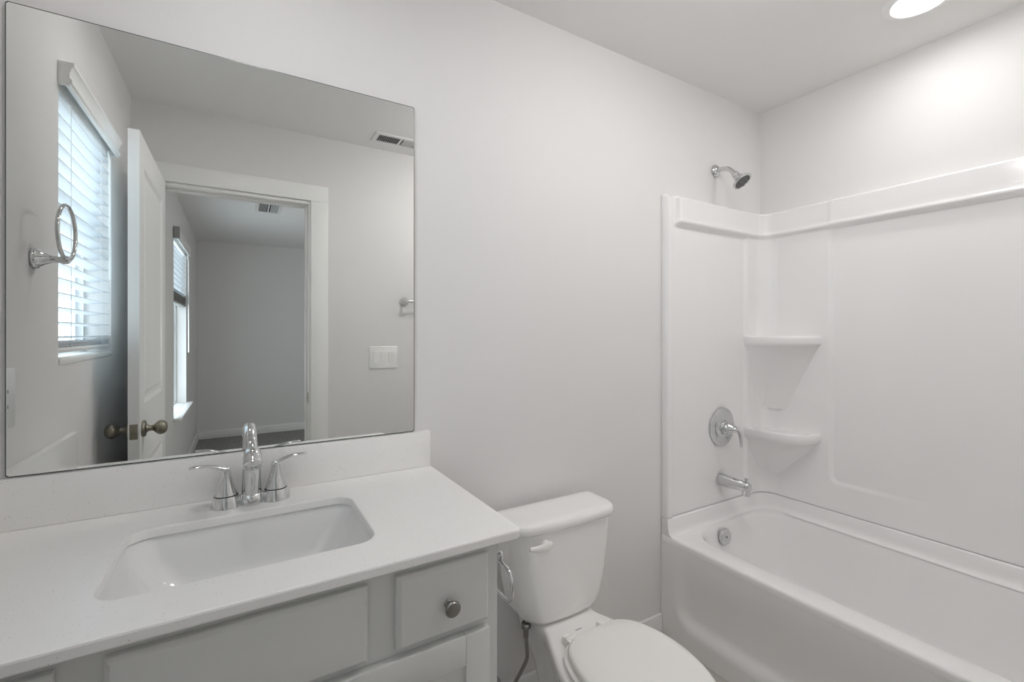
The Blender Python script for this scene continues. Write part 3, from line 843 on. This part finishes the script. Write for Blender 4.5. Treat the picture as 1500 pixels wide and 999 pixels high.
# ------------------------------------------------------------------ shower fittings
sh = thing('showerhead', (1.942, 0, 2.075), 'chrome shower head on a bent arm above the surround', 'shower head')
SX = 1.942
bm = bmesh.new(); lathe(bm, [(0.0, 0.0005), (0.029, 0.0005), (0.0295, 0.004), (0.026, 0.010), (0.018, 0.0165), (0.012, 0.019), (0.0, 0.019)], (SX, 0, 2.078), (0, -1, 0), 32); obj('flange', bm, 'chrome', sh)
arm = spline([(SX, -0.010, 2.078), (SX, -0.040, 2.077), (SX, -0.065, 2.070), (SX, -0.085, 2.054), (SX, -0.100, 2.036)], 6)
bm = bmesh.new(); tube(bm, arm, 0.0105, 18); obj('arm', bm, 'chrome', sh, ang=60)
hd = Vector((0.05, -0.62, -0.78)).normalized(); ho = Vector((SX, -0.098, 2.038))
bm = bmesh.new(); lathe(bm, [(0.0, -0.004), (0.013, -0.004), (0.0145, 0.002), (0.0165, 0.008), (0.0165, 0.014), (0.015, 0.018), (0.0195, 0.025), (0.0225, 0.034), (0.0245, 0.041), (0.031, 0.048), (0.040, 0.053), (0.0435, 0.056), (0.0440, 0.060), (0.041, 0.0625), (0.035, 0.0625), (0.034, 0.060)], ho, hd, 36, True, False)
hdo = obj('head', bm, 'chrome', sh)
bm = bmesh.new()
fc = ho + hd * 0.0602; a, b_, _ = frame(hd)
lathe(bm, [(0.0, -0.002), (0.0345, -0.002), (0.0345, 0.0), (0.0, 0.0012)], fc, hd, 32)
for ring_, n in ((0.010, 6), (0.019, 11), (0.028, 16)):
    for k in range(n):
        t = 2 * PI * k / n
        lathe(bm, [(0.0022, 0.0), (0.0016, 0.003), (0.0, 0.0032)], fc + (a * math.cos(t) + b_ * math.sin(t)) * ring_, hd, 8, False)
obj('nozzle_face', bm, 'nozzle', hdo)

sv = thing('shower_valve', (1.958, -0.022, 0.864), 'round chrome shower valve plate with lever above the tub spout', 'shower valve')
VY = -0.0225
bm = bmesh.new(); lathe(bm, [(0.0, -0.001), (0.090, -0.001), (0.0915, 0.002), (0.0905, 0.006), (0.085, 0.0095), (0.060, 0.011), (0.044, 0.0125), (0.040, 0.016), (0.038, 0.017), (0.0, 0.017)], (1.958, VY, 0.864), (0, -1, 0), 48); obj('escutcheon', bm, 'chrome', sv)
bm = bmesh.new(); lathe(bm, [(0.0, 0.016), (0.035, 0.016), (0.0345, 0.030), (0.031, 0.033), (0.0, 0.033)], (1.958, VY, 0.864), (0, -1, 0), 32); obj('sleeve', bm, 'chrome', sv)
bm = bmesh.new(); lathe(bm, [(0.0, 0.0335), (0.034, 0.0335), (0.033, 0.038), (0.026, 0.052), (0.019, 0.063), (0.014, 0.073), (0.0115, 0.080), (0.0, 0.083)], (1.958, VY, 0.864), (0, -1, 0), 32)
lp_ = spline([(1.960, VY - 0.074, 0.868), (1.966, VY - 0.084, 0.852), (1.973, VY - 0.087, 0.825), (1.979, VY - 0.085, 0.80), (1.984, VY - 0.083, 0.782)], 6)
tube(bm, lp_, [(0.0062, 0.0095 - 0.004 * i / (len(lp_) - 1)) for i in range(len(lp_))], 14); obj('lever', bm, 'chrome', sv, ang=50)

ts = thing('tub_spout', (1.950, -0.022, 0.618), 'chrome tub spout with diverter knob below the shower valve', 'tub spout')
bm = bmesh.new()
loops = []
SP = [(-0.022, 0.029, 0.617), (-0.024, 0.0300, 0.617), (-0.032, 0.0298, 0.617), (-0.06, 0.0285, 0.6165), (-0.10, 0.0262, 0.6165), (-0.14, 0.0240, 0.617), (-0.158, 0.0225, 0.617), (-0.167, 0.0185, 0.617), (-0.170, 0.012, 0.617)]
for y, r, z in SP:
    loops.append([(1.950 + r * 0.93 * math.cos(2 * PI * k / 32), y, z + r * math.sin(2 * PI * k / 32) * (1.0)) for k in range(32)])
loft(bm, loops)
lathe(bm, [(0.0, 0.0), (0.0195, 0.0), (0.0185, -0.022), (0.0165, -0.0375), (0.014, -0.0375), (0.013, -0.03), (0.0, -0.03)], (1.950, -0.149, 0.614), (0, 0, 1), 24)
tso = obj('spout_body', bm, 'chrome', ts, ang=50)
bm = bmesh.new(); lathe(bm, [(0.0, 0.0), (0.004, 0.0), (0.004, 0.010), (0.0075, 0.012), (0.0085, 0.017), (0.007, 0.021), (0.0, 0.022)], (1.950, -0.150, 0.634), (0, 0, 1), 16); obj('diverter_knob', bm, 'chrome', ts)

# ------------------------------------------------------------------ wall accessories seen in the mirror
tr_ = thing('towel_ring', (XL, -0.262, 1.50), 'chrome towel ring on the window wall, seen at the left of the mirror', 'towel ring')
RY, RZ = -0.260, 1.497
bm = bmesh.new(); lathe(bm, [(0.0, 0.0005), (0.027, 0.0005), (0.0275, 0.004), (0.0255, 0.007), (0.0255, 0.010), (0.022, 0.0125), (0.0145, 0.024), (0.0095, 0.036), (0.0075, 0.049), (0.0095, 0.054), (0.0118, 0.061), (0.0095, 0.068), (0.0, 0.071)], (XL, RY, RZ), (1, 0, 0), 28); obj('post', bm, 'chrome', tr_)
R = 0.071; rc = Vector((XL + 0.061, RY - 0.010, RZ + R + 0.001)); dirv = Vector((0.005, -1, 0)).normalized()
bm = bmesh.new(); tube(bm, [rc + dirv * (R * math.cos(2 * PI * k / 48)) + Vector((0, 0, R * math.sin(2 * PI * k / 48))) for k in range(48)], 0.0046, 12, closed=True); obj('ring', bm, 'chrome', tr_)

tbar = thing('towel_bar', (1.2, YF, 1.505), 'chrome towel bar on the switch wall, its end showing at the mirror right edge', 'towel bar')
for x in (0.893, 1.503):
    bm = bmesh.new(); lathe(bm, [(0.0, 0.0005), (0.026, 0.0005), (0.0265, 0.004), (0.0235, 0.008), (0.0235, 0.011), (0.014, 0.022), (0.010, 0.036), (0.009, 0.045), (0.013, 0.052), (0.0135, 0.060), (0.011, 0.066), (0.0, 0.069)], (x, YF, 1.506), (0, 1, 0), 28); obj('post', bm, 'chrome', tbar)
bm = bmesh.new(); tube(bm, [(0.895, YF + 0.057, 1.506), (1.501, YF + 0.057, 1.506)], 0.008, 14); obj('bar', bm, 'chrome', tbar)

def plate(x0, x1, z0, z1, y, t=0.0055):
    bm = bmesh.new()
    def L(i, yy): return [(x, yy, z) for x, z, _ in [(p[0], p[1], 0) for p in rrect(x0 + i, x1 - i, z0 + i, z1 - i, 0.004, 0, 4, 2)]]
    loft(bm, [L(0, y), L(0, y + t * 0.5), L(0.003, y + t)])
    return bm
sw = thing('light_switch', (0.762, YF, 1.09), 'white triple rocker switch plate on the wall right of the doorway', 'light switch')
obj('plate', plate(0.674, 0.850, 1.089, 1.2265, YF + 0.0005), 'plastic', sw)
for k in range(3):
    x = 0.762 + (k - 1) * 0.046
    bm = bmesh.new()
    y = YF + 0.006
    loft(bm, [[(x - 0.0165, y, 1.124), (x + 0.0165, y, 1.124), (x + 0.0165, y, 1.191), (x - 0.0165, y, 1.191)],
              [(x - 0.0165, y + 0.0015, 1.124), (x + 0.0165, y + 0.0015, 1.124), (x + 0.0165, y + 0.005, 1.191), (x - 0.0165, y + 0.005, 1.191)]])
    obj('rocker', bevel(bm, 0.0006, 1), 'plastic', sw)
    for z in (1.107, 1.208):
        bm = bmesh.new(); lathe(bm, [(0.0, 0), (0.003, 0), (0.0025, 0.0012), (0.0, 0.0014)], (x, y, z), (0, 1, 0), 10)
        obj('screw', bm, 'grille', sw)

ol = thing('outlet', (XL, -0.0806, 1.10), 'white outlet plate on the window wall at the mirror left edge', 'outlet')
def plate_x(y0, y1, z0, z1, x, t=0.0055):
    bm = bmesh.new()
    def L(i, xx): return [(xx, p[0], p[1]) for p in rrect(y0 + i, y1 - i, z0 + i, z1 - i, 0.004, 0, 4, 2)]
    loft(bm, [L(0, x), L(0, x + t * 0.5), L(0.003, x + t)])
    return bm
obj('plate', plate_x(-0.1386, -0.0226, 1.092, 1.228, XL + 0.0005), 'plastic', ol)
rcp = obj('receptacle', plate_x(-0.0971, -0.0641, 1.126, 1.194, XL + 0.006, 0.003), 'plastic', ol)
for z in (1.143, 1.177):
    for y in (-0.0866, -0.0746):
        obj('slot', nb((XL + 0.0088, XL + 0.0094, y - 0.001, y + 0.001, z - 0.004, z + 0.004)), 'slot', rcp, smooth=False)

# ------------------------------------------------------------------ ceiling registers and light
def register(x0, x1, y0, y1, label, halves):
    t = thing('ceiling_vent', ((x0 + x1) / 2, (y0 + y1) / 2, ZC), label, 'vent')
    m = 0.026
    bm = bmesh.new()
    zz = ZC - 0.0005
    def R_(i, z): return rrect(x0 + i, x1 - i, y0 + i, y1 - i, 0.004, z, 3, 2)
    loft(bm, [R_(0, zz), R_(0.004, zz - 0.006), R_(m - 0.004, zz - 0.008), R_(m, zz - 0.006), R_(m, zz)], False, False)
    xm = (x0 + x1) / 2
    box(bm, xm - 0.006, xm + 0.006, y0 + m, y1 - m, zz - 0.0075, zz - 0.001)
    obj('frame', bm, 'grille', t)
    obj('duct_opening', nb((x0 + m, x1 - m, y0 + m, y1 - m, zz - 0.0008, zz)), 'slot', t, smooth=False)
    bm = bmesh.new()
    n = int((x1 - x0 - 2 * m) / 0.0105)
    for k in range(n):
        x = x0 + m + 0.006 + k * (x1 - x0 - 2 * m - 0.008) / (n - 1)
        if abs(x - xm) < 0.008: continue
        s_ = -1 if x < xm else 1
        lo = [(x - 0.0008, zz - 0.0012), (x + 0.0008, zz - 0.0012), (x + 0.0008 + s_ * 0.0048, zz - 0.0075), (x - 0.0008 + s_ * 0.0048, zz - 0.0075)]
        loft(bm, [[(a_, y0 + m, z_) for a_, z_ in lo], [(a_, y1 - m, z_) for a_, z_ in lo]])
    obj('louvers', bm, 'grille', t, smooth=False)
register(0.655, 0.965, -1.372, -1.233, 'white ceiling vent reflected at the top right of the mirror', 2)
register(0.118, 0.325, -3.50, -3.14, 'white ceiling vent of the bedroom above the doorway reflection', 2)

def can_light(x, y, label):
    t = thing('recessed_light', (x, y, ZC), label, 'ceiling light')
    bm = bmesh.new(); lathe(bm, [(0.098, -0.0005), (0.0975, -0.004), (0.092, -0.0075), (0.076, -0.009), (0.073, -0.006), (0.073, -0.0005)], (x, y, ZC), (0, 0, 1), 56, False, False); obj('trim_ring', bm, 'plastic', t)
    bm = bmesh.new(); lathe(bm, [(0.0, -0.0045), (0.040, -0.0044), (0.0728, -0.0035), (0.0728, -0.0008), (0.0, -0.0008)], (x, y, ZC), (0, 0, 1), 56); obj('lens', bm, 'lens', t)
can_light(1.985, -0.745, 'round recessed ceiling light above the bathtub')
can_light(0.03, -0.53, 'round recessed ceiling light over the vanity, beyond the top of the view')

fl = thing('dome_fill_light', (1.16, -0.80, ZC), 'added dome-shaped fill light under the bathroom ceiling, beyond the view', 'ceiling light')  # invented fitting, added out of view to light the walls evenly
bm = bmesh.new(); lathe(bm, [(0.0, -0.0005), (0.165, -0.0005), (0.167, -0.012), (0.160, -0.024), (0.0, -0.024)], (1.16, -0.80, ZC), (0, 0, 1), 48); obj('fill_canopy', bm, 'nickel', fl)
bm = bmesh.new(); lathe(bm, [(0.152, -0.024), (0.150, -0.04), (0.135, -0.065), (0.105, -0.085), (0.06, -0.098), (0.0, -0.102)], (1.16, -0.80, ZC), (0, 0, 1), 48, False, True); obj('glow_dome', bm, 'dome', fl)

# bedroom fill light, added without any fixture (its light only reaches the reflection through the doorway)
l = bpy.data.lights.new('bedroom_fill', 'POINT'); l.energy = BED_POWER; l.shadow_soft_size = 0.12; l.color = (1.0, 0.97, 0.93)
o = bpy.data.objects.new('bedroom_fill', l); COL.objects.link(o); o.location = (1.25, -2.45, 1.25)
